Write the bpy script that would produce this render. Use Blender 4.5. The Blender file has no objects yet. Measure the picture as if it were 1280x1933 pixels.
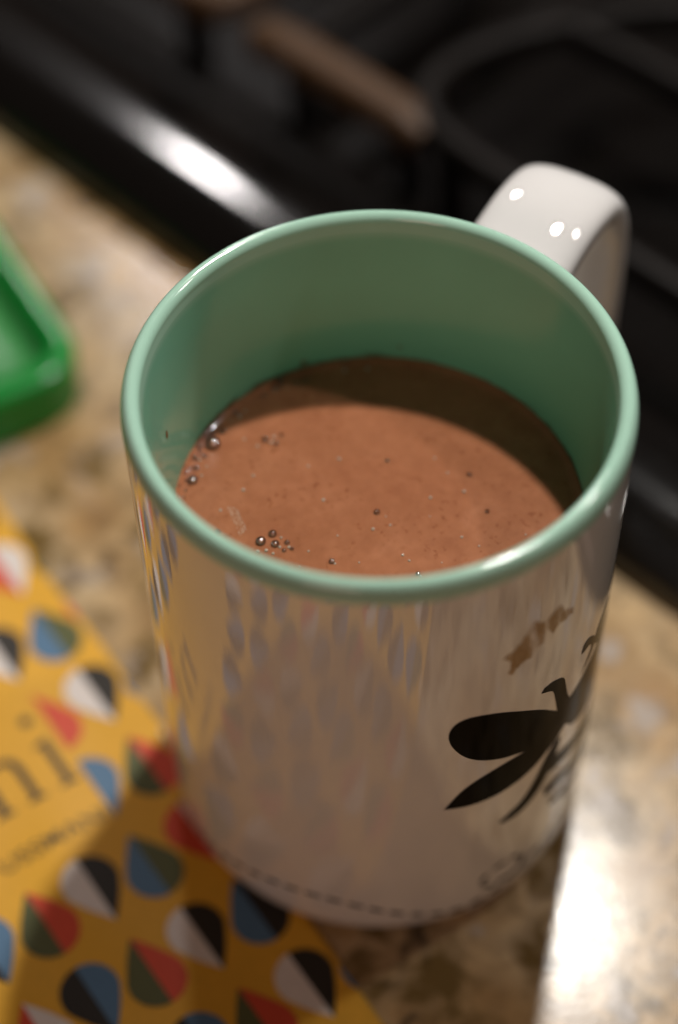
import bpy, bmesh, math, random
from mathutils import Vector, Matrix, Quaternion

scene = bpy.context.scene
C = scene.collection
R_ = math.radians

# ------------------------------------------------------------------ camera
LENS_PX = 3509.7                       # focal length in pixels of a 1280 px wide frame
cam_data = bpy.data.cameras.new('camera')
cam = bpy.data.objects.new('camera', cam_data)
C.objects.link(cam)
right = Vector((0.99975199, 0.01863208, -0.01219862))
up = Vector((-0.00698562, 0.78247912, 0.62263764))
fwd = Vector((-0.0211462, 0.622398, -0.78241521))
M = Matrix((right, up, -fwd)).transposed()
cam.matrix_world = Matrix.Translation((0, -0.20784177, 0.34392314 + 0.0007)) @ M.to_4x4()
cam_data.sensor_fit = 'HORIZONTAL'
cam_data.sensor_width = 36.0
cam_data.lens = LENS_PX / 1280 * 36.0
cam_data.clip_start = 0.01
cam_data.clip_end = 20
cam_data.dof.use_dof = True
cam_data.dof.focus_distance = 0.3205
cam_data.dof.aperture_fstop = 6.0
cam_data.dof.aperture_blades = 9
scene.camera = cam

# ------------------------------------------------------------------ world, lamps, exposure
world = bpy.data.worlds.new('World')
scene.world = world
world.use_nodes = True
bg = world.node_tree.nodes['Background']
bg.inputs[0].default_value = (1.0, 0.74, 0.62, 1)
bg.inputs[1].default_value = 0.05


def area_lamp(name, loc, target, power, size, colour, shape='DISK', size_y=None):
    d = bpy.data.lights.new(name, 'AREA')
    d.shape = shape
    d.size = size
    if size_y:
        d.size_y = size_y
    d.energy = power
    d.color = colour
    o = bpy.data.objects.new(name, d)
    C.objects.link(o)
    o.location = loc
    o.rotation_euler = (Vector(target) - Vector(loc)).to_track_quat('-Z', 'Y').to_euler()
    return o


area_lamp('hood_lamp_main', (0.090, 0.266, 0.617), (0, 0, 0.06), 2.95, 0.030, (1.0, 0.955, 0.90))
area_lamp('hood_lamp_second', (0.330, 0.170, 0.580), (0.0, 0, 0.08), 0.60, 0.030, (1.0, 0.955, 0.90))
area_lamp('hood_lamp_third', (-0.178, 1.097, 0.85), (0, 0.05, 0.02), 2.3, 0.075, (1.0, 0.94, 0.92), 'RECTANGLE', 0.075)
area_lamp('front_fill', (-0.35, -1.15, 0.58), (0, 0, 0.05), 2.2, 0.50, (1.0, 0.66, 0.52))  # added fill with no actual lamp behind it, lifts mug front and packet

scene.view_settings.view_transform = 'Standard'
scene.view_settings.look = 'None'
scene.view_settings.exposure = 0.0
scene.view_settings.gamma = 1.0
scene.view_settings.use_curve_mapping = False
scene.render.engine = 'CYCLES'
scene.cycles.use_denoising = True
scene.cycles.max_bounces = 10
scene.cycles.caustics_refractive = False
scene.cycles.sample_clamp_indirect = 6.0


# ------------------------------------------------------------------ helpers
def material(name, colour=(0.5, 0.5, 0.5), rough=0.5, spec=0.5, coat=0.0, metallic=0.0, transmission=0.0, ior=1.5):
    m = bpy.data.materials.new(name)
    m.use_nodes = True
    b = m.node_tree.nodes['Principled BSDF']
    b.inputs['Base Color'].default_value = (*colour, 1)
    b.inputs['Roughness'].default_value = rough
    b.inputs['Specular IOR Level'].default_value = spec
    b.inputs['Coat Weight'].default_value = coat
    b.inputs['Coat Roughness'].default_value = 0.04
    b.inputs['Metallic'].default_value = metallic
    b.inputs['Transmission Weight'].default_value = transmission
    b.inputs['IOR'].default_value = ior
    return m


def nodes_of(m):
    nt = m.node_tree
    return nt, nt.nodes, nt.links, nt.nodes['Principled BSDF']


def add_noise(nt, scale, detail=4.0, rough=0.55, vec=None, dist=0.0):
    n = nt.nodes.new('ShaderNodeTexNoise')
    n.inputs['Scale'].default_value = scale
    n.inputs['Detail'].default_value = detail
    n.inputs['Roughness'].default_value = rough
    n.inputs['Distortion'].default_value = dist
    if vec is not None:
        nt.links.new(vec, n.inputs['Vector'])
    return n


def add_ramp(nt, fac, stops, interp='LINEAR'):
    r = nt.nodes.new('ShaderNodeValToRGB')
    r.color_ramp.interpolation = interp
    e = r.color_ramp.elements
    while len(e) < len(stops):
        e.new(0.5)
    for k, (p, c) in enumerate(stops):
        e[k].position = p
        e[k].color = (*c, 1) if len(c) == 3 else c
    nt.links.new(fac, r.inputs[0])
    return r


def mix_rgb(nt, fac, a, b, mode='MIX'):
    n = nt.nodes.new('ShaderNodeMix')
    n.data_type = 'RGBA'
    n.blend_type = mode
    for sock, val in ((n.inputs[0], fac), (n.inputs[6], a), (n.inputs[7], b)):
        if hasattr(val, 'is_linked'):
            nt.links.new(val, sock)
        else:
            sock.default_value = val if not isinstance(val, tuple) else (*val, 1)[:4]
    return n.outputs[2]


def obj_coords(nt):
    return nt.nodes.new('ShaderNodeTexCoord').outputs['Object']


def add_bump(nt, height, strength, dist, target):
    b = nt.nodes.new('ShaderNodeBump')
    b.inputs['Strength'].default_value = strength
    b.inputs['Distance'].default_value = dist
    nt.links.new(height, b.inputs['Height'])
    nt.links.new(b.outputs[0], target)


def mesh_object(name, verts, faces, mat, parent=None, smooth=True):
    me = bpy.data.meshes.new(name)
    me.from_pydata([tuple(v) for v in verts], [], faces)
    me.update()
    if smooth:
        me.polygons.foreach_set('use_smooth', [True] * len(me.polygons))
    for m in (mat if isinstance(mat, (list, tuple)) else [mat]):
        me.materials.append(m)
    o = bpy.data.objects.new(name, me)
    C.objects.link(o)
    if parent:
        o.parent = parent
    return o


def bm_object(name, bm, mat, parent=None, smooth=True):
    me = bpy.data.meshes.new(name)
    bm.to_mesh(me)
    bm.free()
    if smooth:
        me.polygons.foreach_set('use_smooth', [True] * len(me.polygons))
    for m in (mat if isinstance(mat, (list, tuple)) else [mat]):
        me.materials.append(m)
    o = bpy.data.objects.new(name, me)
    C.objects.link(o)
    if parent:
        o.parent = parent
    return o


def empty(name, label, category, loc=(0, 0, 0), rotz=0.0, group=None):
    o = bpy.data.objects.new(name, None)
    C.objects.link(o)
    o.empty_display_size = 0.01
    o.location = loc
    o.rotation_euler = (0, 0, rotz)
    o['label'] = label
    o['category'] = category
    if group:
        o['group'] = group
    return o


def lathe(profile, seg=192):
    verts, faces = [], []
    n = len(profile)
    closed_start = profile[0][0] < 1e-6
    closed_end = profile[-1][0] < 1e-6
    for k in range(seg):
        a = 2 * math.pi * k / seg
        for r, z in profile:
            verts.append((max(r, 1e-6) * math.cos(a), max(r, 1e-6) * math.sin(a), z))
    for k in range(seg):
        k2 = (k + 1) % seg
        for i in range(n - 1):
            faces.append((k * n + i, k2 * n + i, k2 * n + i + 1, k * n + i + 1))
    return verts, faces


def smooth_path(pts, steps=8, closed=False):
    """Catmull-Rom through the points."""
    out = []
    n = len(pts)
    P = [Vector(p) for p in pts]
    rng = range(n) if closed else range(n - 1)
    for i in rng:
        p0 = P[(i - 1) % n] if closed or i > 0 else P[0] * 2 - P[1]
        p1 = P[i]
        p2 = P[(i + 1) % n]
        p3 = P[(i + 2) % n] if closed or i + 2 < n else P[-1] * 2 - P[-2]
        for s in range(steps):
            t = s / steps
            out.append(0.5 * ((2 * p1) + (p2 - p0) * t + (2 * p0 - 5 * p1 + 4 * p2 - p3) * t * t
                              + (3 * p1 - p0 - 3 * p2 + p3) * t ** 3))
    if not closed:
        out.append(P[-1])
    return out


def flat_polygon_bm(poly, step, ysteps=False):
    """2-D polygon cut into strips so that it can follow a curved surface."""
    bm = bmesh.new()
    vs = [bm.verts.new((x, y, 0)) for x, y in poly]
    f = bm.faces.new(vs)
    bm.normal_update()
    bmesh.ops.triangulate(bm, faces=[f], ngon_method='EAR_CLIP')
    xs = [p[0] for p in poly]
    ys = [p[1] for p in poly]
    jobs = [(0, min(xs), max(xs))] + ([(1, min(ys), max(ys))] if ysteps else [])
    for ax, lo, hi in jobs:
        k = math.floor(lo / step) + 1
        while k * step < hi:
            co = [0, 0, 0]; no = [0, 0, 0]
            co[ax] = k * step; no[ax] = 1
            geom = bm.verts[:] + bm.edges[:] + bm.faces[:]
            bmesh.ops.bisect_plane(bm, geom=geom, dist=1e-7, plane_co=co, plane_no=no)
            k += 1
    return bm


# ------------------------------------------------------------------ materials
def granite_material():
    m = material('granite', rough=0.16, spec=0.5)
    nt, N, L, b = nodes_of(m)
    v = obj_coords(nt)
    warp = add_noise(nt, 60, 3, 0.5, v)
    mp = N.new('ShaderNodeVectorMath'); mp.operation = 'MULTIPLY_ADD'
    L.new(warp.outputs['Color'], mp.inputs[0])
    mp.inputs[1].default_value = (0.012, 0.012, 0.012)
    L.new(v, mp.inputs[2])
    w = mp.outputs[0]
    big = add_noise(nt, 30, 3, 0.5, w)
    base = add_ramp(nt, big.outputs[0], [(0.30, (0.26, 0.14, 0.048)), (0.44, (0.41, 0.265, 0.120)),
                                         (0.56, (0.52, 0.38, 0.215)), (0.70, (0.62, 0.50, 0.33))])
    grains = N.new('ShaderNodeTexVoronoi')
    grains.inputs['Scale'].default_value = 230
    L.new(w, grains.inputs['Vector'])
    gr = add_ramp(nt, grains.outputs['Color'], [(0.15, (0.62, 0.58, 0.52)), (0.5, (1.0, 0.98, 0.95)), (0.9, (1.22, 1.18, 1.10))])
    col = mix_rgb(nt, 0.75, base.outputs[0], gr.outputs[0], 'MULTIPLY')
    olive = add_noise(nt, 58, 4, 0.6, w)
    ol = add_ramp(nt, olive.outputs[0], [(0.52, (0, 0, 0)), (0.62, (1, 1, 1))])
    col = mix_rgb(nt, ol.outputs[0], col, (0.17, 0.105, 0.03))
    off = N.new('ShaderNodeVectorMath'); off.operation = 'ADD'
    off.inputs[1].default_value = (3.1, 1.7, 0.4)
    L.new(w, off.inputs[0])
    dark = add_noise(nt, 85, 3, 0.6, off.outputs[0])
    dk = add_ramp(nt, dark.outputs[0], [(0.61, (0, 0, 0)), (0.72, (0.85, 0.85, 0.85))])
    col = mix_rgb(nt, dk.outputs[0], col, (0.035, 0.024, 0.014))
    off2 = N.new('ShaderNodeVectorMath'); off2.operation = 'ADD'
    off2.inputs[1].default_value = (7.3, 2.2, 1.4)
    L.new(w, off2.inputs[0])
    grey = add_noise(nt, 70, 3, 0.6, off2.outputs[0])
    gy = add_ramp(nt, grey.outputs[0], [(0.56, (0, 0, 0)), (0.68, (1, 1, 1))])
    col = mix_rgb(nt, gy.outputs[0], col, (0.42, 0.36, 0.31))
    L.new(col, b.inputs['Base Color'])
    fine = add_noise(nt, 900, 2, 0.5, v)
    rr = add_ramp(nt, fine.outputs[0], [(0.3, (0.14, 0.14, 0.14)), (0.7, (0.28, 0.28, 0.28))])
    L.new(rr.outputs[0], b.inputs['Roughness'])
    add_bump(nt, big.outputs[0], 0.25, 0.0006, b.inputs['Normal'])
    return m


def glaze_material(name, colour, var=0.06, rough=0.07, draw=0.02):
    m = material(name, colour, rough=rough, spec=0.5, coat=0.0)
    nt, N, L, b = nodes_of(m)
    v = obj_coords(nt)
    n = add_noise(nt, 70, 4, 0.5, v)
    lo = tuple(c * (1 - var) for c in colour)
    hi = tuple(min(1, c * (1 + var)) for c in colour)
    L.new(add_ramp(nt, n.outputs[0], [(0.3, lo), (0.7, hi)]).outputs[0], b.inputs['Base Color'])
    # faint vertical draw marks of the dipped glaze
    mp = N.new('ShaderNodeMapping')
    mp.inputs['Scale'].default_value = (1, 1, 0.03)
    L.new(v, mp.inputs[0])
    s = add_noise(nt, 420, 3, 0.6, mp.outputs[0])
    if draw:
        add_bump(nt, s.outputs[0], draw, 0.0001, b.inputs['Normal'])
    r2 = add_noise(nt, 300, 3, 0.6, v)
    L.new(add_ramp(nt, r2.outputs[0], [(0.3, (rough * 0.8,) * 3), (0.75, (rough * 1.7,) * 3)]).outputs[0], b.inputs['Roughness'])
    return m


def paper_material(name, colour, rough=0.45):
    m = material(name, colour, rough=rough, spec=0.22)
    nt, N, L, b = nodes_of(m)
    v = obj_coords(nt)
    n = add_noise(nt, 900, 3, 0.6, v)
    lo = tuple(c * 0.93 for c in colour)
    hi = tuple(min(1, c * 1.06) for c in colour)
    L.new(add_ramp(nt, n.outputs[0], [(0.3, lo), (0.7, hi)]).outputs[0], b.inputs['Base Color'])
    n2 = add_noise(nt, 45, 3, 0.5, v)
    add_bump(nt, n2.outputs[0], 0.15, 0.001, b.inputs['Normal'])
    return m


def cocoa_material():
    m = material('cocoa', (0.42, 0.15, 0.065), rough=0.09, spec=0.5)
    nt, N, L, b = nodes_of(m)
    v = obj_coords(nt)
    big = add_noise(nt, 90, 5, 0.6, v, 0.8)
    base = add_ramp(nt, big.outputs[0], [(0.3, (0.36, 0.130, 0.062)), (0.55, (0.405, 0.152, 0.074)), (0.75, (0.45, 0.176, 0.090))])
    sp = add_noise(nt, 750, 2, 0.6, v)
    spr = add_ramp(nt, sp.outputs[0], [(0.58, (0, 0, 0)), (0.66, (1, 1, 1))])
    patch = add_noise(nt, 130, 2, 0.5, v)
    pr = add_ramp(nt, patch.outputs[0], [(0.44, (0, 0, 0)), (0.62, (0.6, 0.6, 0.6))])
    f = mix_rgb(nt, 1.0, spr.outputs[0], pr.outputs[0], 'MULTIPLY')
    col = mix_rgb(nt, f, base.outputs[0], (0.22, 0.062, 0.022))
    mid = add_noise(nt, 330, 3, 0.6, v)
    mr = add_ramp(nt, mid.outputs[0], [(0.35, (0.93, 0.92, 0.91)), (0.65, (1.05, 1.06, 1.07))])
    col = mix_rgb(nt, 1.0, col, mr.outputs[0], 'MULTIPLY')
    L.new(col, b.inputs['Base Color'])
    b.inputs['Subsurface Weight'].default_value = 0.25
    b.inputs['Subsurface Radius'].default_value = (0.0016, 0.0008, 0.0004)
    b.inputs['Subsurface Scale'].default_value = 1.0
    add_bump(nt, mid.outputs[0], 0.03, 0.0003, b.inputs['Normal'])
    return m


def enamel_material(name, colour, rough, spec=0.5):
    m = material(name, colour, rough=rough, spec=spec)
    nt, N, L, b = nodes_of(m)
    v = obj_coords(nt)
    n = add_noise(nt, 260, 5, 0.65, v)
    L.new(add_ramp(nt, n.outputs[0], [(0.3, (rough * 0.75,) * 3), (0.75, (rough * 1.35,) * 3)]).outputs[0], b.inputs['Roughness'])
    d = add_noise(nt, 420, 3, 0.7, v)
    L.new(add_ramp(nt, d.outputs[0], [(0.55, colour), (0.78, tuple(c * 2.0 + 0.002 for c in colour))]).outputs[0], b.inputs['Base Color'])
    return m


def bubble_material():
    m = bpy.data.materials.new('bubble film')
    m.use_nodes = True
    nt = m.node_tree
    nt.nodes.clear()
    out = nt.nodes.new('ShaderNodeOutputMaterial')
    mix = nt.nodes.new('ShaderNodeMixShader')
    tr = nt.nodes.new('ShaderNodeBsdfTransparent')
    gl = nt.nodes.new('ShaderNodeBsdfGlossy')
    fr = nt.nodes.new('ShaderNodeFresnel')
    fr.inputs[0].default_value = 2.3
    tr.inputs[0].default_value = (0.88, 0.80, 0.73, 1)
    gl.inputs[0].default_value = (1, 1, 1, 1)
    gl.inputs['Roughness'].default_value = 0.10
    nt.links.new(fr.outputs[0], mix.inputs[0])
    nt.links.new(tr.outputs[0], mix.inputs[1])
    nt.links.new(gl.outputs[0], mix.inputs[2])
    nt.links.new(mix.outputs[0], out.inputs[0])
    return m


M_GRANITE = granite_material()
M_GRANITE.node_tree.nodes['Principled BSDF'].inputs['Specular IOR Level'].default_value = 0.32
M_WHITE = glaze_material('white glaze', (0.75, 0.735, 0.72), 0.02, 0.02, 0.004)
M_WHITE.node_tree.nodes['Principled BSDF'].inputs['IOR'].default_value = 1.92
M_MINT_SHADED = glaze_material('mint glaze', (0.225, 0.51, 0.365), 0.03, 0.09)  # inside darker than the rim: its shade is put into the colour


def lighten_towards_lip(m, pale, z0, z1):
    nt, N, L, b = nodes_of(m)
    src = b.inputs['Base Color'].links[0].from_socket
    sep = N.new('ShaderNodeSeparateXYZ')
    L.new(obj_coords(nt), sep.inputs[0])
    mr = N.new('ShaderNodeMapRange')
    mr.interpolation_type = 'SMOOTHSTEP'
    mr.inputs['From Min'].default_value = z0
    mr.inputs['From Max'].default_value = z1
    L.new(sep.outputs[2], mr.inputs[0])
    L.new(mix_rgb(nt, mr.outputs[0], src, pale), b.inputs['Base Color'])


lighten_towards_lip(M_MINT_SHADED, (0.39, 0.63, 0.50), 0.1120, 0.1150)  # fades the painted shade out into the rim colour
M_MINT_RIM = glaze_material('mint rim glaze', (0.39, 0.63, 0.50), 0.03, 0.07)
M_PRINT = material('black print', (0.006, 0.0055, 0.005), rough=0.07, spec=0.5, ior=1.07)
M_COCOA = cocoa_material()
M_BUBBLE = bubble_material()
M_REFLECTION_SPECKS = material('reflection_specks', (0.80, 0.58, 0.44), rough=0.2)  # pale colour stands in for a reflection on the cocoa
M_YELLOW = paper_material('yellow paper', (0.80, 0.425, 0.040))
M_INK = {k: paper_material(k + ' ink', c) for k, c in dict(
    white=(0.80, 0.73, 0.68), black=(0.035, 0.030, 0.024), red=(0.70, 0.090, 0.045),
    green=(0.115, 0.125, 0.050), blue=(0.105, 0.205, 0.330), text=(0.075, 0.058, 0.032)).items()}
M_ENAMEL = enamel_material('black enamel', (0.003, 0.0026, 0.0023), 0.30, 0.05)
M_ENAMEL.node_tree.nodes['Principled BSDF'].inputs['Coat Weight'].default_value = 1.0
M_ENAMEL.node_tree.nodes['Principled BSDF'].inputs['Coat Roughness'].default_value = 0.095
M_IRON = enamel_material('cast iron', (0.008, 0.006, 0.005), 0.46, 0.16)
M_IRON_BROWN = enamel_material('browned cast iron', (0.080, 0.042, 0.020), 0.50, 0.3)
M_GREEN = material('green plastic', (0.002, 0.24, 0.03), rough=0.22, spec=0.5)
M_GREEN_PANEL = material('green translucent plastic', (0.05, 0.34, 0.08), rough=0.35, transmission=0.25)

# ------------------------------------------------------------------ the setting: counter
GRANITE_T = 0.03
AV = Vector((0.73, -0.683, 0)).normalized()      # along the hob's edge
BV = Vector((0.683, 0.73, 0)).normalized()       # away from the counter, over the hob
EDGE = 0.0726


def ab(a, b, z=0.0):
    return AV * a + BV * b + Vector((0, 0, z))


def build_counter():
    a0, a1, b0, b1 = -0.75, 0.75, -0.55, EDGE + 0.010
    pts = [ab(a0, b0), ab(a1, b0), ab(a1, b1), ab(a0, b1)]
    v = [tuple(p) for p in pts] + [tuple(p - Vector((0, 0, GRANITE_T))) for p in pts]
    f = [(0, 1, 2, 3), (7, 6, 5, 4), (0, 4, 5, 1), (1, 5, 6, 2), (2, 6, 7, 3), (3, 7, 4, 0)]
    o = mesh_object('countertop', v, f, M_GRANITE, smooth=False)
    o['kind'] = 'structure'
    o['label'] = 'polished beige granite countertop with brown, olive and dark mineral flecks'


build_counter()


# ------------------------------------------------------------------ mug
MUG_Z = 0.0007
R_OUT = 0.043
H = 0.1173
mug = empty('mug', 'white ceramic mug with mint green inside, black bee print and square handle', 'mug', (0, 0, MUG_Z))

Z_SPLIT = 0.1138


def inner_radius(z):
    rt = 0.0017
    cz = H - rt - 0.0002
    t = (z - cz) / (0.012 - cz)
    return R_OUT - 2 * rt - 0.0026 * min(1, max(0.0, cz - z) / 0.032) ** 0.8 - 0.0006 * t


def build_mug():
    body = [(0.0, 0.0030), (0.034, 0.0030), (0.0362, 0.0022), (0.0375, 0.0004), (0.0385, 0.0), (0.0396, 0.0002),
            (0.0408, 0.0009), (0.0418, 0.0021), (0.0425, 0.0038), (0.0429, 0.0060), (0.043, 0.0085)]
    for k in range(1, 24):
        body.append((R_OUT, 0.0085 + (Z_SPLIT - 0.0085) * k / 23))
    v, f = lathe(body)
    mesh_object('body', v, f, M_WHITE, mug)
    # soft lip: a long roundover outside, a tighter one inside
    lining = []
    top_r = R_OUT - 0.0018
    for k in range(0, 13):
        a = math.pi / 2 * k / 12
        lining.append((top_r + 0.0018 * math.cos(a), Z_SPLIT + (H - Z_SPLIT) * math.sin(a)))
    z_in = H - 0.0017
    r_in = inner_radius(z_in)
    for k in range(1, 11):
        a = math.pi / 2 * k / 10
        lining.append((r_in + (top_r - r_in) * (1 - math.sin(a)), z_in + 0.0017 * math.cos(a)))
    for k in range(1, 5):
        z = z_in - 0.0004 * k
        lining.append((inner_radius(z), z))
    z_rim = lining[-1][1]
    v, f = lathe(lining)
    mesh_object('rim', v, f, M_MINT_RIM, mug)['label'] = 'rounded rim in paler mint than the inside, which is painted darker for shade'
    lining = [lining[-1]]
    for k in range(1, 25):
        t = k / 24
        z = z_rim + (0.012 - z_rim) * t
        lining.append((inner_radius(z), z))
    r_last = lining[-1][0]
    for k in range(1, 7):
        a = math.pi / 2 * k / 6
        lining.append((r_last - 0.006 * (1 - math.cos(a)), 0.012 - 0.006 * math.sin(a)))
    lining.append((0.0, 0.006))
    v, f = lathe(lining)
    mesh_object('lining', v, f, M_MINT_SHADED, mug)['label'] = 'mint green glazed inside with shade painted into its colour'


build_mug()


def build_handle():
    az = R_(59.6)
    er = Vector((math.cos(az), math.sin(az), 0))
    et = Vector((-math.sin(az), math.cos(az), 0))
    path = smooth_path([(0.0405, 0.0992, 0), (0.0495, 0.1030, 0), (0.0610, 0.1054, 0), (0.0710, 0.1034, 0),
                        (0.0762, 0.0955, 0), (0.0777, 0.0840, 0), (0.0775, 0.0690, 0), (0.0762, 0.0530, 0),
                        (0.0730, 0.0390, 0), (0.0665, 0.0290, 0), (0.0570, 0.0248, 0), (0.0470, 0.0240, 0),
                        (0.0405, 0.0240, 0)], 6)
    verts, faces = [], []
    nseg = 40
    n = len(path)
    for i, p in enumerate(path):
        t = (path[min(i + 1, n - 1)] - path[max(i - 1, 0)]).normalized()
        nor = Vector((-t.y, t.x, 0))
        s = i / (n - 1)
        flare = math.exp(-(s / 0.07) ** 2) + math.exp(-((1 - s) / 0.07) ** 2)
        hw = 0.0106 + 0.0012 * flare
        ht = 0.0035 + 0.0010 * flare
        for k in range(nseg):
            a = 2 * math.pi * k / nseg
            ca, sa = math.cos(a), math.sin(a)
            x = hw * math.copysign(abs(ca) ** 0.55, ca)
            y = ht * math.copysign(abs(sa) ** 0.72, sa)
            y += 0.0007 * math.copysign(1, sa) * (1 - (x / hw) ** 2) * (1 if abs(sa) > 0.05 else 0)
            q = p + nor * y
            verts.append(er * q.x + et * x + Vector((0, 0, q.y)))
    for i in range(n - 1):
        for k in range(nseg):
            k2 = (k + 1) % nseg
            faces.append((i * nseg + k, i * nseg + k2, (i + 1) * nseg + k2, (i + 1) * nseg + k))
    faces.append(tuple(range(nseg)))
    faces.append(tuple(range((n - 1) * nseg, n * nseg))[::-1])
    mesh_object('handle', verts, faces, M_WHITE, mug)


build_handle()


def mug_decal(name, poly_deg_mm, mat, parent, lift=0.00006, label=None):
    poly = [(R_(a) * R_OUT, z / 1000) for a, z in poly_deg_mm]
    bm = flat_polygon_bm(poly, 0.0012)
    r = R_OUT + lift
    for v in bm.verts:
        a = v.co.x / R_OUT
        v.co = Vector((r * math.cos(a), r * math.sin(a), v.co.y))
    bmesh.ops.recalc_face_normals(bm, faces=bm.faces[:])
    for fc in bm.faces:
        c = fc.calc_center_median()
        if fc.normal.dot(Vector((c.x, c.y, 0))) < 0:
            fc.normal_flip()
    o = bm_object(name, bm, mat, parent, smooth=True)
    if label:
        o['label'] = label
    return o


def curve2(pts, steps=6, closed=False):
    return [(p.x, p.y) for p in smooth_path([(x, y, 0) for x, y in pts], steps, closed)]


AX = -20.0


def build_bee():
    wing_top = curve2([(-41.7, 62.1), (-47.0, 66.9), (-52.4, 70.7), (-60.4, 75.2), (-67.4, 77.5), (-71.3, 77.3), (-73.2, 75.4),
                       (-73.5, 72.7), (-72.3, 69.4), (-69.8, 65.9), (-66.8, 63.3), (-63.0, 61.1), (-58.5, 59.2),
                       (-54.8, 58.0), (-51.8, 56.9)], 4)
    wing_low = curve2([(-51.8, 56.9), (-56.5, 57.1), (-61.4, 56.6), (-65.9, 55.4), (-69.8, 53.1), (-73.6, 48.7)], 4)[1:]
    wing_low2 = curve2([(-73.6, 48.7), (-68.7, 47.6), (-63.7, 47.0), (-58.3, 46.9), (-52.7, 47.5), (-47.6, 48.6), (-43.4, 50.4)], 4)[1:]
    hook = curve2([(-36.6, 62.0), (-38.2, 64.9), (-39.7, 69.2), (-41.1, 72.3), (-44.8, 74.3), (-48.0, 74.6)], 4)
    hook2 = curve2([(-48.9, 73.5), (-45.5, 71.7), (-44.2, 70.0), (-43.2, 67.1)], 4)
    body = hook + hook2 + wing_top + wing_low + wing_low2
    body += [(-40.6, 51.0), (-38.8, 52.4), (-36.9, 53.4), (-35.6, 52.2), (-34.0, 50.2), (-30.3, 48.2), (-25.0, 46.8), (AX, 46.2)]
    body += [(AX, 66.0), (-25.0, 65.3), (-29.4, 64.2), (-33.4, 62.6)]
    leg = curve2([(-38.4, 51.0), (-38.6, 47.6), (-41.9, 40.6), (-46.0, 36.4), (-51.7, 34.2), (-57.0, 34.5)], 4)
    leg += curve2([(-57.7, 35.6), (-55.0, 36.8), (-50.6, 38.9), (-46.9, 43.2), (-44.0, 47.6), (-41.4, 50.2)], 4)
    s1 = curve2([(-40.3, 45.2), (-36.0, 44.0), (-32.4, 42.9), (-26.0, 41.4), (AX, 40.8)], 3)
    s1 += curve2([(AX, 36.2), (-27.0, 37.0), (-34.7, 38.6), (-41.9, 40.7)], 3)
    s2 = curve2([(-42.5, 35.6), (-36.0, 34.4), (-28.0, 32.6), (AX, 31.6)], 3) + curve2([(AX, 27.6), (-28.0, 28.8), (-35.0, 30.8), (-42.3, 32.5)], 3)
    s3 = curve2([(-39.4, 27.2), (-34.2, 26.2), (-28.0, 25.0), (AX, 24.0)], 3) + curve2([(AX, 20.0), (-28.0, 21.6), (-34.0, 23.6), (-38.8, 25.6)], 3)
    ant = curve2([(-33.9, 73.2), (-33.3, 75.2), (-31.5, 75.6), (-29.3, 74.6), (-26.5, 72.2), (-24.2, 70.0)], 4)
    ant += [(-28.0, 67.6), (-32.9, 65.2)] + curve2([(-29.6, 68.2), (-28.1, 69.6), (-28.4, 71.2), (-30.0, 72.4), (-32.0, 72.6)], 3)
    head = [(AX + 6.0 * math.cos(a), 70.6 + 4.4 * math.sin(a)) for a in [math.pi / 2 + math.pi * k / 16 for k in range(17)]]
    for side in (1, -1):
        def mir(poly):
            return poly if side == 1 else [(2 * AX - a, z) for a, z in poly][::-1]
        half = mug_decal('bee_print', mir(body), M_PRINT, mug, label='black bee silhouette, one half with wings')
        mug_decal('bee_leg', mir(leg), M_PRINT, half)
        mug_decal('bee_antenna', mir(ant), M_PRINT, half)
        mug_decal('bee_head', mir(head), M_PRINT, half)
        for s in (s1, s2, s3):
            mug_decal('bee_stripe', mir(s), M_PRINT, half)


build_bee()


def build_trail():
    pts = [(-160, 6.5), (-150, 7.0), (-138, 9.6), (-128.5, 12.2), (-120, 13.9), (-112, 14.9), (-105.2, 15.1), (-98.7, 14.5), (-92.8, 13.2), (-87.4, 11.6),
           (-82, 9.9), (-77, 8.4), (-71.8, 7.1), (-66.4, 6.4), (-60.8, 6.9), (-54.5, 8.6), (-49.4, 10.8), (-47.4, 13.6),
           (-50.6, 16.5), (-56.0, 17.2), (-60.0, 15.9), (-61.4, 13.2), (-58.4, 10.9), (-52.0, 10.2), (-44.0, 11.4), (-34, 14.0), (-24, 16.5)]
    mm = R_(1) * R_OUT * 1000
    path = smooth_path([(a * mm, z, 0) for a, z in pts], 24)
    dist = [0.0]
    for p, q in zip(path, path[1:]):
        dist.append(dist[-1] + (q - p).length)

    def at(s):
        for i in range(len(path) - 1):
            if dist[i + 1] >= s:
                t = (s - dist[i]) / max(1e-9, dist[i + 1] - dist[i])
                return path[i].lerp(path[i + 1], t), (path[i + 1] - path[i]).normalized()
        return path[-1], (path[-1] - path[-2]).normalized()
    s = 0.6
    while s < dist[-1] - 3:
        a_side, b_side = [], []
        for k in range(5):
            p, t = at(s + 3.0 * k / 4)
            n = Vector((-t.y, t.x, 0)) * 0.52
            a_side.append(((p + n).x / mm, (p + n).y))
            b_side.append(((p - n).x / mm, (p - n).y))
        mug_decal('trail_dash', a_side + b_side[::-1], M_PRINT, mug)
        s += 4.35


build_trail()


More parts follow.
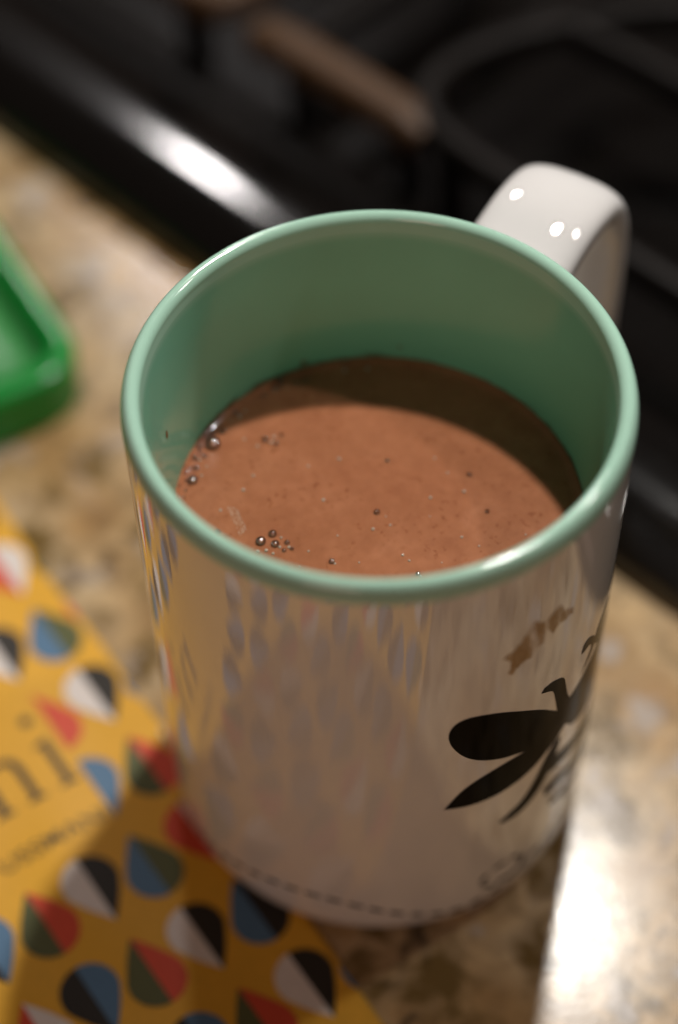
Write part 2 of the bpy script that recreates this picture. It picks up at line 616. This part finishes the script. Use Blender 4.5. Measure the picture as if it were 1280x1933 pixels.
def build_smear():
    m = material('dried cocoa smear', (0.20, 0.095, 0.022), rough=0.35)
    nt, N, L, b = nodes_of(m)
    v = obj_coords(nt)
    mp = N.new('ShaderNodeMapping')
    mp.inputs['Scale'].default_value = (1, 1, 0.35)
    L.new(v, mp.inputs[0])
    n = add_noise(nt, 330, 3, 0.6, mp.outputs[0])
    L.new(add_ramp(nt, n.outputs[0], [(0.34, (0.10,) * 3), (0.60, (0.95,) * 3)]).outputs[0], b.inputs['Alpha'])
    L.new(add_ramp(nt, n.outputs[0], [(0.38, (0.60, 0.36, 0.12)), (0.68, (0.26, 0.13, 0.03))]).outputs[0], b.inputs['Base Color'])
    a = [(-61.8, 92.2), (-59.7, 92.8), (-57.3, 93.9), (-56.0, 96.0), (-53.9, 98.5), (-52.4, 97.2), (-50.5, 96.3), (-50.1, 93.9),
         (-49.9, 90.2), (-52.0, 89.8), (-53.8, 87.8), (-56.7, 87.8), (-58.7, 85.9), (-59.8, 86.9), (-59.1, 89.8)]
    c = [(-50.3, 95.9), (-48.5, 97.3), (-46.3, 97.9), (-44.7, 95.2), (-41.3, 93.4), (-41.2, 91.9), (-46.0, 92.3), (-47.4, 91.0), (-49.6, 93.0)]
    rnd = random.Random(4)
    for poly in (a, c):
        out = []
        for p, q in zip(poly, poly[1:] + poly[:1]):
            for k in range(4):
                t = k / 4
                out.append((p[0] + (q[0] - p[0]) * t + rnd.uniform(-0.25, 0.25), p[1] + (q[1] - p[1]) * t + rnd.uniform(-0.35, 0.35)))
        mug_decal('cocoa_smear', out, m, mug, lift=0.00004, label='brown dried cocoa smear below the rim')


build_smear()

# ------------------------------------------------------------------ hot chocolate
Z_LIQ = 0.0833
cocoa = empty('hot_chocolate', 'milky brown hot chocolate with bubbles filling the mug two thirds', 'drink', (0, 0, MUG_Z + Z_LIQ))


def build_cocoa():
    ri = inner_radius(Z_LIQ)
    prof = [(0.0, 0.0)]
    for k in range(1, 30):
        prof.append((ri * 0.93 * k / 29, 0.0))
    for k in range(1, 9):
        t = k / 8
        prof.append((ri * (0.93 + 0.07 * t) + 0.00005 * t, 0.00075 * t ** 3.2))
    prof.append((ri - 0.003, -0.02))
    v, f = lathe(prof, 160)
    mesh_object('liquid', v, f, M_COCOA, cocoa)


build_cocoa()


def build_tide_line():
    m = material('dried cocoa film', (0.16, 0.07, 0.025), rough=0.25)
    nt, N, L, b = nodes_of(m)
    v = obj_coords(nt)
    mp = N.new('ShaderNodeMapping')
    mp.inputs['Scale'].default_value = (1, 1, 2.2)
    L.new(v, mp.inputs[0])
    n = add_noise(nt, 260, 4, 0.65, mp.outputs[0])
    L.new(add_ramp(nt, n.outputs[0], [(0.40, (0.05,) * 3), (0.72, (0.75,) * 3)]).outputs[0], b.inputs['Alpha'])
    rnd = random.Random(3)
    seg = 220
    verts, faces = [], []
    ph = [rnd.uniform(0, 6.28) for _ in range(5)]
    for k in range(seg):
        a = 2 * math.pi * k / seg
        hgt = 0.0011 + 0.0004 * math.sin(3 * a + ph[0]) + 0.0003 * math.sin(7 * a + ph[1]) + 0.0002 * math.sin(19 * a + ph[2]) + 0.00015 * math.sin(41 * a + ph[3])
        for z in (0.0003, 0.0003 + hgt * 0.6, 0.0003 + hgt):
            r = inner_radius(Z_LIQ + z) - 0.00005
            verts.append((r * math.cos(a), r * math.sin(a), z))
    for k in range(seg):
        k2 = (k + 1) % seg
        for i in range(2):
            faces.append((k * 3 + i, k * 3 + i + 1, k2 * 3 + i + 1, k2 * 3 + i))
    mesh_object('tide_line', verts, faces, m, cocoa)
    # two dried splashes higher on the inner wall
    sp = material('dried cocoa splash', (0.20, 0.10, 0.035), rough=0.4)
    for deg, z, rx, rz in ((171.0, 0.0135, 0.0005, 0.0009), (113.0, 0.0022, 0.0006, 0.0005), (84.0, 0.0035, 0.0003, 0.0004)):
        vs = []
        for k in range(14):
            t = 2 * math.pi * k / 14
            a = R_(deg) + rx * math.cos(t) / 0.037
            zz = z + rz * math.sin(t)
            r = inner_radius(Z_LIQ + zz) - 0.00006
            vs.append((r * math.cos(a), r * math.sin(a), zz))
        mesh_object('cocoa_splash', vs, [tuple(range(14))[::-1]], sp, cocoa)


build_tide_line()

# camera ray on the liquid plane (used only to lay out the bubbles where they float)
CAM_POS = cam.matrix_world.translation.copy()


def on_liquid(x, y):
    d = right * ((x - 640) / LENS_PX) + up * (-(y - 966.5) / LENS_PX) + fwd
    t = (MUG_Z + Z_LIQ - CAM_POS.z) / d.z
    p = CAM_POS + d * t
    return p.x, p.y


def build_bubbles():
    crop1 = [(272, 530, 42), (170, 712, 28), (188, 650, 16), (135, 762, 9), (127, 798, 7), (320, 465, 18), (408, 390, 10), (690, 222, 14),
             (740, 212, 15), (535, 508, 20), (580, 492, 9), (590, 527, 14), (565, 520, 9), (617, 484, 11), (430, 505, 7), (497, 540, 8),
             (475, 687, 8), (425, 760, 9), (752, 640, 7), (907, 604, 9), (1150, 612, 11), (828, 810, 9), (1097, 872, 17), (1078, 957, 9),
             (310, 862, 8), (296, 972, 15), (305, 1003, 6), (512, 1020, 27), (572, 982, 22), (585, 1033, 22), (645, 1025, 14),
             (670, 1057, 11), (630, 1065, 12), (540, 1065, 10), (498, 1070, 10), (575, 1080, 8), (615, 1000, 7), (870, 1120, 16),
             (887, 1131, 6), (635, 1160, 18), (660, 1178, 7), (753, 1068, 6), (1225, 1088, 6), (1260, 1116, 5), (1008, 1125, 5),
             (205, 610, 9), (215, 580, 7), (215, 687, 7), (935, 160, 10), (1050, 150, 10), (437, 1100, 5), (1165, 937, 6), (900, 990, 5),
             (708, 1146, 5), (118, 820, 5), (655, 1048, 8), (608, 1048, 8), (240, 640, 6), (150, 735, 6), (640, 245, 6), (585, 260, 6),
             (435, 362, 7), (365, 408, 6)]
    crop2 = [(78, 172, 9), (297, 160, 6), (357, 228, 6), (457, 237, 12), (433, 315, 8), (277, 343, 8), (541, 408, 12), (423, 527, 7),
             (91, 471, 6), (148, 610, 7), (179, 636, 6), (219, 698, 12), (231, 709, 6), (212, 738, 5), (503, 568, 5), (720, 515, 5),
             (275, 430, 4), (70, 430, 4), (330, 645, 4)]
    items = [(300 + x * .375, 640 + y * .375, r * .375) for x, y, r in crop1] + [(700 + x * .40625, 800 + y * .40625, r * .40625) for x, y, r in crop2]
    # one dome shared by all bubbles: a cap rising from the surface, closed below
    verts, faces = [], []
    seg, rings = 24, 12
    lo = R_(-18)
    for i in range(rings + 1):
        a = lo + (math.pi / 2 - lo) * i / rings
        for k in range(seg):
            b = 2 * math.pi * k / seg
            verts.append((math.cos(a) * math.cos(b), math.cos(a) * math.sin(b), math.sin(a)))
    for i in range(rings):
        for k in range(seg):
            k2 = (k + 1) % seg
            faces.append((i * seg + k, i * seg + k2, (i + 1) * seg + k2, (i + 1) * seg + k))
    me = bpy.data.meshes.new('bubble')
    me.from_pydata(verts, [], faces)
    me.polygons.foreach_set('use_smooth', [True] * len(me.polygons))
    me.materials.append(M_BUBBLE)
    bead = me.copy()
    bead.materials.clear()
    bead.materials.append(material('bubble painted glint', (0.80, 0.62, 0.50), rough=0.08, spec=0.8, transmission=0.35, ior=1.6))  # pale base colour paints in the glints of the tiny bubbles
    ri = inner_radius(Z_LIQ)
    spots = [(*on_liquid(x, y), r / LENS_PX * 0.325) for x, y, r in items]
    rnd = random.Random(11)
    for k in range(46):                         # string of small bubbles clinging to the wall on the left
        a = R_(rnd.triangular(88, 222, 165))
        rad = rnd.choice((0.00018, 0.00022, 0.0003, 0.0004, 0.00055)) * rnd.uniform(0.8, 1.2)
        d = ri - rad - abs(rnd.gauss(0, 0.0007))
        x, y = d * math.cos(a), d * math.sin(a)
        if all(math.hypot(x - q[0], y - q[1]) > (rad + q[2]) * 0.95 for q in spots):
            spots.append((x, y, rad))
    for px, py, rad in spots:
        d = math.hypot(px, py)
        lim = ri - rad * 1.02
        if d > lim:
            px, py = px * lim / d, py * lim / d
        o = bpy.data.objects.new('bubble', bead if rad < 0.00037 and math.hypot(px, py) < ri - 0.002 else me)
        C.objects.link(o)
        o.parent = cocoa
        rise = 0.00075 * max(0, (math.hypot(px, py) / ri - 0.93) / 0.07) ** 3.2
        o.location = (px, py, rad * 0.18 + rise)
        o.scale = (rad, rad, rad * 0.66)
    # patch of pale specks near the left wall, modelled in place of a reflection
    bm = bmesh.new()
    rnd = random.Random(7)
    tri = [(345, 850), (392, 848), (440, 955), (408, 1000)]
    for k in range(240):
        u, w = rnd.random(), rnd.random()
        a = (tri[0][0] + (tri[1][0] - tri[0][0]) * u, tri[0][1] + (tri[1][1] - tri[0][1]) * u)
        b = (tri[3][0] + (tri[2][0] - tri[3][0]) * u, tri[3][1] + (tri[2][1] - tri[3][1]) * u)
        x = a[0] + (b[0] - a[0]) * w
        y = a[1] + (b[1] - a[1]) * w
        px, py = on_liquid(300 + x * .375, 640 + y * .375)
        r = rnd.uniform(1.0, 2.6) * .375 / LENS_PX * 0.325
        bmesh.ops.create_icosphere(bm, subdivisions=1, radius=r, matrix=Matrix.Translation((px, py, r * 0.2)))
    o = bm_object('reflection_specks', bm, M_REFLECTION_SPECKS, cocoa)
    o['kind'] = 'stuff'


build_bubbles()

# ------------------------------------------------------------------ chocolate packet under the mug
PK_C = Vector((-0.0441, 0.0031, 0))
PK_D = Vector((0.5893, -0.8079, 0)).normalized()      # down the printed side (v)
PK_N = Vector((0.8079, 0.5893, 0)).normalized()       # reading direction (u)
PK_W, PK_V0, PK_V1 = 0.112, -0.100, 0.165
packet = empty('chocolate_packet', 'yellow paper packet printed with two-tone teardrops lying under the mug', 'packet')


def smoothstep(x):
    x = max(0.0, min(1.0, x))
    return x * x * (3 - 2 * x)


def packet_edge(v):
    """small waviness of the packet's long edge"""
    return 0.0004 * math.sin(v * 55 + 0.6) + 0.0003 * math.sin(v * 140)


def packet_height(u, v):
    inset = min(-u, u + PK_W, v - PK_V0, PK_V1 - v)
    rise = smoothstep((inset - 0.006) / 0.035)
    z = 0.00045 + 0.0024 * rise
    # stay flat where the mug stands on it
    p = PK_C + PK_N * u + PK_D * v
    near = smoothstep((math.hypot(p.x, p.y) - 0.043) / 0.030)
    z = 0.00045 + (z - 0.00045) * near
    z += 0.00022 * near * rise * math.sin(u * 210 + 1.3 * math.sin(v * 70)) + 0.00018 * near * rise * math.sin(v * 160 + u * 60)
    return z


def packet_point(u, v, lift=0.0):
    p = PK_C + PK_N * u + PK_D * v
    p.z = packet_height(u, v) + lift
    return p


def build_packet():
    nu, nv = 110, 260
    verts, faces = [], []
    for j in range(nv + 1):
        v = PK_V0 + (PK_V1 - PK_V0) * j / nv
        for i in range(nu + 1):
            u = -PK_W + PK_W * i / nu
            p = PK_C + PK_N * (u + packet_edge(v) * (i / nu)) + PK_D * v
            p.z = packet_height(u, v)
            verts.append(p)
    top = len(verts)
    for p in list(verts):
        verts.append(Vector((p.x, p.y, 0.0001)))
    w = nu + 1
    for j in range(nv):
        for i in range(nu):
            q = (j * w + i, j * w + i + 1, (j + 1) * w + i + 1, (j + 1) * w + i)
            faces.append(q[::-1])
            faces.append(tuple(k + top for k in q))
    rim = [i for i in range(w)] + [j * w + nu for j in range(1, nv + 1)] + [nv * w + i for i in range(nu - 1, -1, -1)] + [j * w for j in range(nv - 1, 0, -1)]
    for a, b in zip(rim, rim[1:] + rim[:1]):
        faces.append((a, b, b + top, a + top))
    mesh_object('wrapper', verts, faces, M_YELLOW, packet)


build_packet()


def packet_decal(name, poly, ink, parent, lift=0.00012):
    bm = flat_polygon_bm(poly, 0.0022, True)
    for v in bm.verts:
        v.co = packet_point(v.co.x, v.co.y, lift)
    for fc in bm.faces:
        fc.normal_update()
        if fc.normal.z < 0:
            fc.normal_flip()
    return bm_object(name, bm, M_INK[ink], parent)


def half_drop(cu, cv, tip, side):
    """half of a teardrop; tip = -1 points up the packet, +1 down; side = -1 left half, +1 right half"""
    rad = 0.0060
    tip_len = 0.0104
    pts = []
    # round end opposite to the tip, then a gently bowed flank to the tip
    for k in range(0, 13):
        a = R_(180 - 108 * k / 12)             # 180 = far end of the round, 72 = shoulder
        pts.append((rad * math.sin(a), rad * math.cos(a)))
    sx, sy = pts[-1]
    for k in range(1, 8):
        t = k / 8
        bow = 0.00035 * math.sin(math.pi * t)
        pts.append((sx * (1 - t) + bow, sy + (tip_len - sy) * t))
    pts.append((0, tip_len))
    return [(cu + side * x, cv + tip * y) for x, y in pts]


def clip_right(poly, umax):
    out = []
    for p, q in zip(poly, poly[1:] + poly[:1]):
        if p[0] <= umax:
            out.append(p)
        if (p[0] <= umax) != (q[0] <= umax):
            t = (umax - p[0]) / (q[0] - p[0])
            out.append((umax, p[1] + (q[1] - p[1]) * t))
    return out


def build_drops():
    known = {  # (column, kind, index): (left ink, right ink)
        (0, 'u', -1): ('blue', 'green'), (0, 'u', 0): ('green', 'red'), (0, 'u', 1): ('blue', 'black'), (0, 'u', 2): ('green', 'red'),
        (0, 'd', -2): ('red', 'white'), (0, 'd', -1): ('white', 'black'), (0, 'd', 0): ('red', 'white'), (0, 'd', 1): ('white', 'black'),
        (1, 'u', -1): (None, 'red'), (1, 'u', 0): ('blue', 'green'), (1, 'u', 1): ('green', 'red'),
        (1, 'd', -2): ('white', 'black'), (1, 'd', -1): (None, 'blue'), (1, 'd', 0): ('white', 'black'), (1, 'd', 1): ('red', 'white'),
        (2, 'u', 1): ('green', 'red'), (2, 'd', 0): ('white', 'black'), (2, 'd', 1): ('black', 'blue'),
        (3, 'u', 0): ('green', 'red'), (3, 'd', 0): ('black', 'blue'),
        (4, 'u', 1): ('red', 'white'), (4, 'd', 0): ('black', 'blue'),
        (-1, 'u', -1): ('blue', 'green'), (-1, 'u', 1): ('blue', 'green'), (-1, 'u', 0): ('green', 'red'),
        (-1, 'd', -2): ('red', 'white'), (-1, 'd', -1): ('white', 'black'), (-1, 'd', 0): ('white', 'black'),
    }
    ups = [('blue', 'green'), ('green', 'red'), ('blue', 'black')]
    downs = [('white', 'black'), ('red', 'white'), ('black', 'blue')]
    for col in range(-1, 9):
        cu = -0.0077 - 0.01215 * col
        odd = col % 2
        for kind in 'ud':
            for k in range(-3, 5):
                cv = 0.0044 + 0.0416 * k + (0.0208 if odd else 0.0)
                if kind == 'd':
                    cv += 0.0158
                if not (PK_V0 + 0.008 < cv < PK_V1 - 0.008) or cu < -PK_W + 0.010:
                    continue
                if col >= 2 and -0.030 < cv < 0.014:
                    continue                                    # the plain field with the lettering
                inks = known.get((col, kind, k)) or (ups if kind == 'u' else downs)[(k * 2 + col) % 3]
                # the round bodies sit a little nearer to each other than the tips
                for side, ink in ((-1, inks[0]), (1, inks[1])):
                    if ink is None:
                        continue
                    poly = half_drop(cu, cv, -1 if kind == 'u' else 1, side)
                    poly = clip_right(poly, -0.0005)
                    if len(poly) < 3 or max(p[0] for p in poly) - min(p[0] for p in poly) < 0.0003:
                        continue
                    packet_decal('printed_half_drop', poly, ink, packet)


build_drops()


def arc(cx, cy, r, a0, a1, n=10):
    return [(cx + r * math.cos(R_(a0 + (a1 - a0) * k / n)), cy + r * math.sin(R_(a0 + (a1 - a0) * k / n))) for k in range(n + 1)]


def build_lettering():
    mm = 0.001
    base = -2.6

    def letter(name, poly):
        packet_decal(name, [(x * mm, y * mm) for x, y in poly], 'text', packet)
    # i : serifed stem and a round dot
    u = -23.5
    letter('printed_letter_i', [(u - 0.95, base - 0.9), (u - 0.95, base - 11.1), (u - 2.4, base - 11.3), (u - 2.3, base - 11.9), (u + 0.95, base - 12.9),
                                (u + 0.95, base - 0.9), (u + 2.3, base - 0.6), (u + 2.3, base), (u - 2.3, base), (u - 2.3, base - 0.6)])
    letter('printed_letter_dot', arc(-24.1, -21.4, 1.35, 0, 350, 16))
    # n : two serifed stems joined by a thin shoulder
    l, r = -38.6, -31.2
    letter('printed_letter_n', [(l - 0.95, base - 0.9), (l - 0.95, base - 11.1), (l - 2.2, base - 11.3), (l - 2.1, base - 11.9), (l + 0.95, base - 12.9),
                                (l + 0.95, base - 11.2), (l + 2.4, base - 12.4), (l + 4.2, base - 12.9), (r - 0.9, base - 12.4), (r + 0.4, base - 11.2),
                                (r + 0.95, base - 9.2), (r + 0.95, base - 0.9), (r + 2.2, base - 0.6), (r + 2.2, base), (r - 2.1, base), (r - 2.1, base - 0.6),
                                (r - 0.95, base - 0.9), (r - 0.95, base - 9.0), (r - 1.5, base - 10.9), (r - 3.0, base - 11.6), (l + 2.6, base - 11.0),
                                (l + 0.95, base - 9.6), (l + 0.95, base - 0.9), (l + 2.1, base - 0.6), (l + 2.1, base), (l - 2.2, base), (l - 2.2, base - 0.6)])
    # small line of capitals under it
    cu = bpy.data.curves.new('caption', 'FONT')
    cu.body = 'USSMANI'
    cu.size = 0.0050
    cu.offset = 0.00003
    cu.space_character = 1.08
    cu.resolution_u = 3
    t = bpy.data.objects.new('caption', cu)
    C.objects.link(t)
    bpy.context.view_layer.update()
    me = bpy.data.meshes.new_from_object(t.evaluated_get(bpy.context.evaluated_depsgraph_get()))
    bpy.data.objects.remove(t)
    xs = [v.co.x for v in me.vertices]
    x0, x1 = min(xs), max(xs)
    for v in me.vertices:
        uu = -0.0455 + (v.co.x - x0) / (x1 - x0) * 0.0245
        vv = 0.0090 - v.co.y
        v.co = packet_point(uu, vv, 0.00013)
    me.flip_normals()
    me.materials.clear()
    me.materials.append(M_INK['text'])
    o = bpy.data.objects.new('printed_caption', me)
    C.objects.link(o)
    o.parent = packet


build_lettering()


# ------------------------------------------------------------------ green lid on the counter
def rounded_rect(w, h, r, n=10):
    pts = []
    for cx, cy, a in ((w - r, h - r, 0), (-w + r, h - r, 90), (-w + r, -h + r, 180), (w - r, -h + r, 270)):
        for k in range(n + 1):
            t = R_(a + 90 * k / n)
            pts.append((cx + r * math.cos(t), cy + r * math.sin(t)))
    return pts


def build_lid():
    lw, lh = 0.048, 0.062
    e1 = Vector((0.52, -0.854, 0)).normalized()        # down its right side
    e2 = Vector((0.854, 0.52, 0)).normalized()         # towards that side
    corner = Vector((-0.0695, 0.0995, 0))              # corner that points to the mug
    centre = corner - e1 * lh - e2 * lw
    lid = empty('plastic_lid', 'green plastic food container lid with raised rim left of the mug', 'lid', centre)
    x_ax, y_ax = e2, -e1

    def ring(inset, z, rad=0.013):
        return [x_ax * x + y_ax * y + Vector((0, 0, z)) for x, y in rounded_rect(lw - inset, lh - inset, max(0.002, rad - inset * 0.8))]

    def loft(name, rings, mat, cap=False, parent=lid):
        verts = [p for rg in rings for p in rg]
        n = len(rings[0])
        faces = []
        for i in range(len(rings) - 1):
            for k in range(n):
                k2 = (k + 1) % n
                faces.append((i * n + k, i * n + k2, (i + 1) * n + k2, (i + 1) * n + k))
        if cap:
            faces.append(tuple(range((len(rings) - 1) * n, len(rings) * n)))
        return mesh_object(name, verts, faces, mat, parent)
    loft('rim', [ring(0.0002, 0.0003), ring(0.0, 0.010), ring(0.0, 0.0140), ring(0.0005, 0.0154), ring(0.0015, 0.0160), ring(0.0050, 0.0160),
                 ring(0.0060, 0.0155), ring(0.0066, 0.0145), ring(0.0075, 0.0100)], M_GREEN)
    loft('panel', [ring(0.0075, 0.0100), ring(0.0085, 0.0094), ring(0.0185, 0.0094), ring(0.0195, 0.0100), ring(0.0205, 0.0120), ring(0.0215, 0.0126),
                   ring(0.030, 0.0126)], M_GREEN_PANEL, True)


build_lid()


# ------------------------------------------------------------------ hob
hob = empty('gas_hob', 'black enamelled gas hob with rounded raised edge beside the counter', 'hob', tuple(ab(0, EDGE)))


def hob_local(p):
    return p - Vector(hob.location)


def build_hob():
    # cross-section (b, z) of the pressed steel top, swept along its straight edge
    prof = smooth_path([(EDGE + 0.0005, 0.0006, 0), (EDGE + 0.0015, 0.0060, 0), (EDGE + 0.0060, 0.0108, 0), (EDGE + 0.0130, 0.0146, 0),
                        (EDGE + 0.0205, 0.0153, 0), (EDGE + 0.0280, 0.0145, 0), (EDGE + 0.0345, 0.0105, 0), (EDGE + 0.0420, 0.0082, 0),
                        (EDGE + 0.0500, 0.0074, 0), (EDGE + 0.0560, 0.0050, 0), (EDGE + 0.0600, -0.0040, 0), (EDGE + 0.0650, -0.0100, 0),
                        (EDGE + 0.0750, -0.0120, 0), (EDGE + 0.20, -0.0120, 0), (EDGE + 0.45, -0.0120, 0)], 6)
    verts, faces = [], []
    na = 60
    for i in range(na + 1):
        a = -0.65 + 1.3 * i / na
        for p in prof:
            verts.append(hob_local(ab(a, p.x, p.y)))
    n = len(prof)
    for i in range(na):
        for k in range(n - 1):
            faces.append((i * n + k, (i + 1) * n + k, (i + 1) * n + k + 1, i * n + k + 1))
    mesh_object('hob_top', verts, faces, M_ENAMEL, hob)


build_hob()


def tube_bar(name, pts, hw, hh, mat, parent, closed=False, steps=8):
    """bar with a rounded rectangular section swept along points given in (a, b, z)"""
    path = [ab(p.x, p.y, p.z) for p in smooth_path(pts, steps, closed)]
    verts, faces = [], []
    nseg = 16
    n = len(path)
    for i, p in enumerate(path):
        if closed:
            t = (path[(i + 1) % n] - path[i - 1]).normalized()
        else:
            t = (path[min(i + 1, n - 1)] - path[max(i - 1, 0)]).normalized()
        side = Vector((0, 0, 1)).cross(t).normalized()
        upv = t.cross(side)
        for k in range(nseg):
            a = 2 * math.pi * k / nseg
            x = hw * math.copysign(abs(math.cos(a)) ** 0.6, math.cos(a))
            y = hh * math.copysign(abs(math.sin(a)) ** 0.6, math.sin(a))
            verts.append(hob_local(p + side * x + upv * y))
    rng = n if closed else n - 1
    for i in range(rng):
        j = (i + 1) % n
        for k in range(nseg):
            k2 = (k + 1) % nseg
            faces.append((i * nseg + k, j * nseg + k, j * nseg + k2, i * nseg + k2))
    if not closed:
        faces.append(tuple(range(nseg))[::-1])
        faces.append(tuple(range((n - 1) * nseg, n * nseg)))
    return mesh_object(name, verts, faces, mat, parent)


def build_grates():
    zt = 0.0215
    def grate(label):
        o = empty('pan_grate', label, 'grate', tuple(ab(0, EDGE)), 0, 'cast iron pan grates on the hob')
        return o
    g = grate('cast iron pan grate with large rounded corner nearest the mug handle')
    loop = [(-0.035, 0.1365, zt), (-0.075, 0.1375, zt), (-0.100, 0.1385, zt), (-0.117, 0.1435, zt), (-0.1250, 0.1570, zt), (-0.1240, 0.1720, zt), (-0.117, 0.1910, zt),
            (-0.096, 0.2240, zt), (-0.05, 0.250, zt), (0.02, 0.262, zt), (0.08, 0.245, zt), (0.105, 0.20, zt), (0.095, 0.152, zt), (0.06, 0.1375, zt), (0.01, 0.1365, zt)]
    tube_bar('frame_bar', loop, 0.0034, 0.0045, M_IRON, g, True)
    for a0, b0, a1, b1 in ((-0.010, 0.139, -0.010, 0.185), (-0.112, 0.198, -0.055, 0.198), (0.096, 0.198, 0.035, 0.198), (-0.010, 0.252, -0.010, 0.215)):
        tube_bar('finger', [(a0, b0, zt), ((a0 + a1) / 2, (b0 + b1) / 2, zt + 0.001), (a1, b1, zt + 0.001)], 0.0035, 0.0045, M_IRON, g)
    for a, b in ((-0.105, 0.1400), (0.088, 0.1480), (-0.075, 0.2400), (0.085, 0.2400)):
        tube_bar('foot', [(a, b, zt), (a, b + 0.0005, 0.005), (a, b + 0.001, -0.0115)], 0.0040, 0.0040, M_IRON, g)
    g2 = grate('straight cast iron pan grate bar behind the bright hob edge')
    tube_bar('frame_bar', [(-0.176, 0.1390, zt - 0.0025), (-0.168, 0.1387, zt - 0.0005), (-0.158, 0.1385, zt), (-0.142, 0.1385, zt),
                           (-0.128, 0.1385, zt), (-0.120, 0.1387, zt - 0.0005), (-0.114, 0.1390, zt - 0.0025)], 0.0055, 0.0050, M_IRON_BROWN, g2)
    for a in (-0.166, -0.124):
        tube_bar('finger', [(a, 0.141, zt - 0.004), (a, 0.180, zt - 0.004), (a, 0.235, zt - 0.004)], 0.0030, 0.0036, M_IRON, g2)
        tube_bar('foot', [(a, 0.1435, zt - 0.003), (a, 0.1440, 0.004), (a, 0.1445, -0.0115)], 0.0036, 0.0036, M_IRON, g2)
    g3 = grate('cast iron pan grate bar end at the top left of the hob')
    tube_bar('frame_bar', [(-0.30, 0.139, zt), (-0.230, 0.1385, zt), (-0.200, 0.1385, zt), (-0.193, 0.143, zt), (-0.192, 0.160, zt), (-0.193, 0.25, zt)], 0.0055, 0.0050, M_IRON_BROWN, g3)
    for a, b in ((-0.205, 0.1390), (-0.193, 0.2450)):
        tube_bar('foot', [(a, b, zt - 0.002), (a, b + 0.0005, 0.004), (a, b + 0.001, -0.0115)], 0.0040, 0.0040, M_IRON, g3)
    # burner head in the middle of the large grate
    bc = ab(-0.010, 0.198, -0.0122)
    bo = empty('gas_burner', 'dark round gas burner head inside the large grate', 'burner', tuple(bc))
    v, f = lathe([(0.034, 0.0), (0.034, 0.008), (0.031, 0.011), (0.024, 0.0112)], 64)
    mesh_object('burner_ring', v, f, M_IRON, bo)
    v, f = lathe([(0.0265, 0.0112), (0.0270, 0.0150), (0.0255, 0.0172), (0.0, 0.0180)], 64)
    mesh_object('burner_cap', v, f, M_ENAMEL, bo)


build_grates()
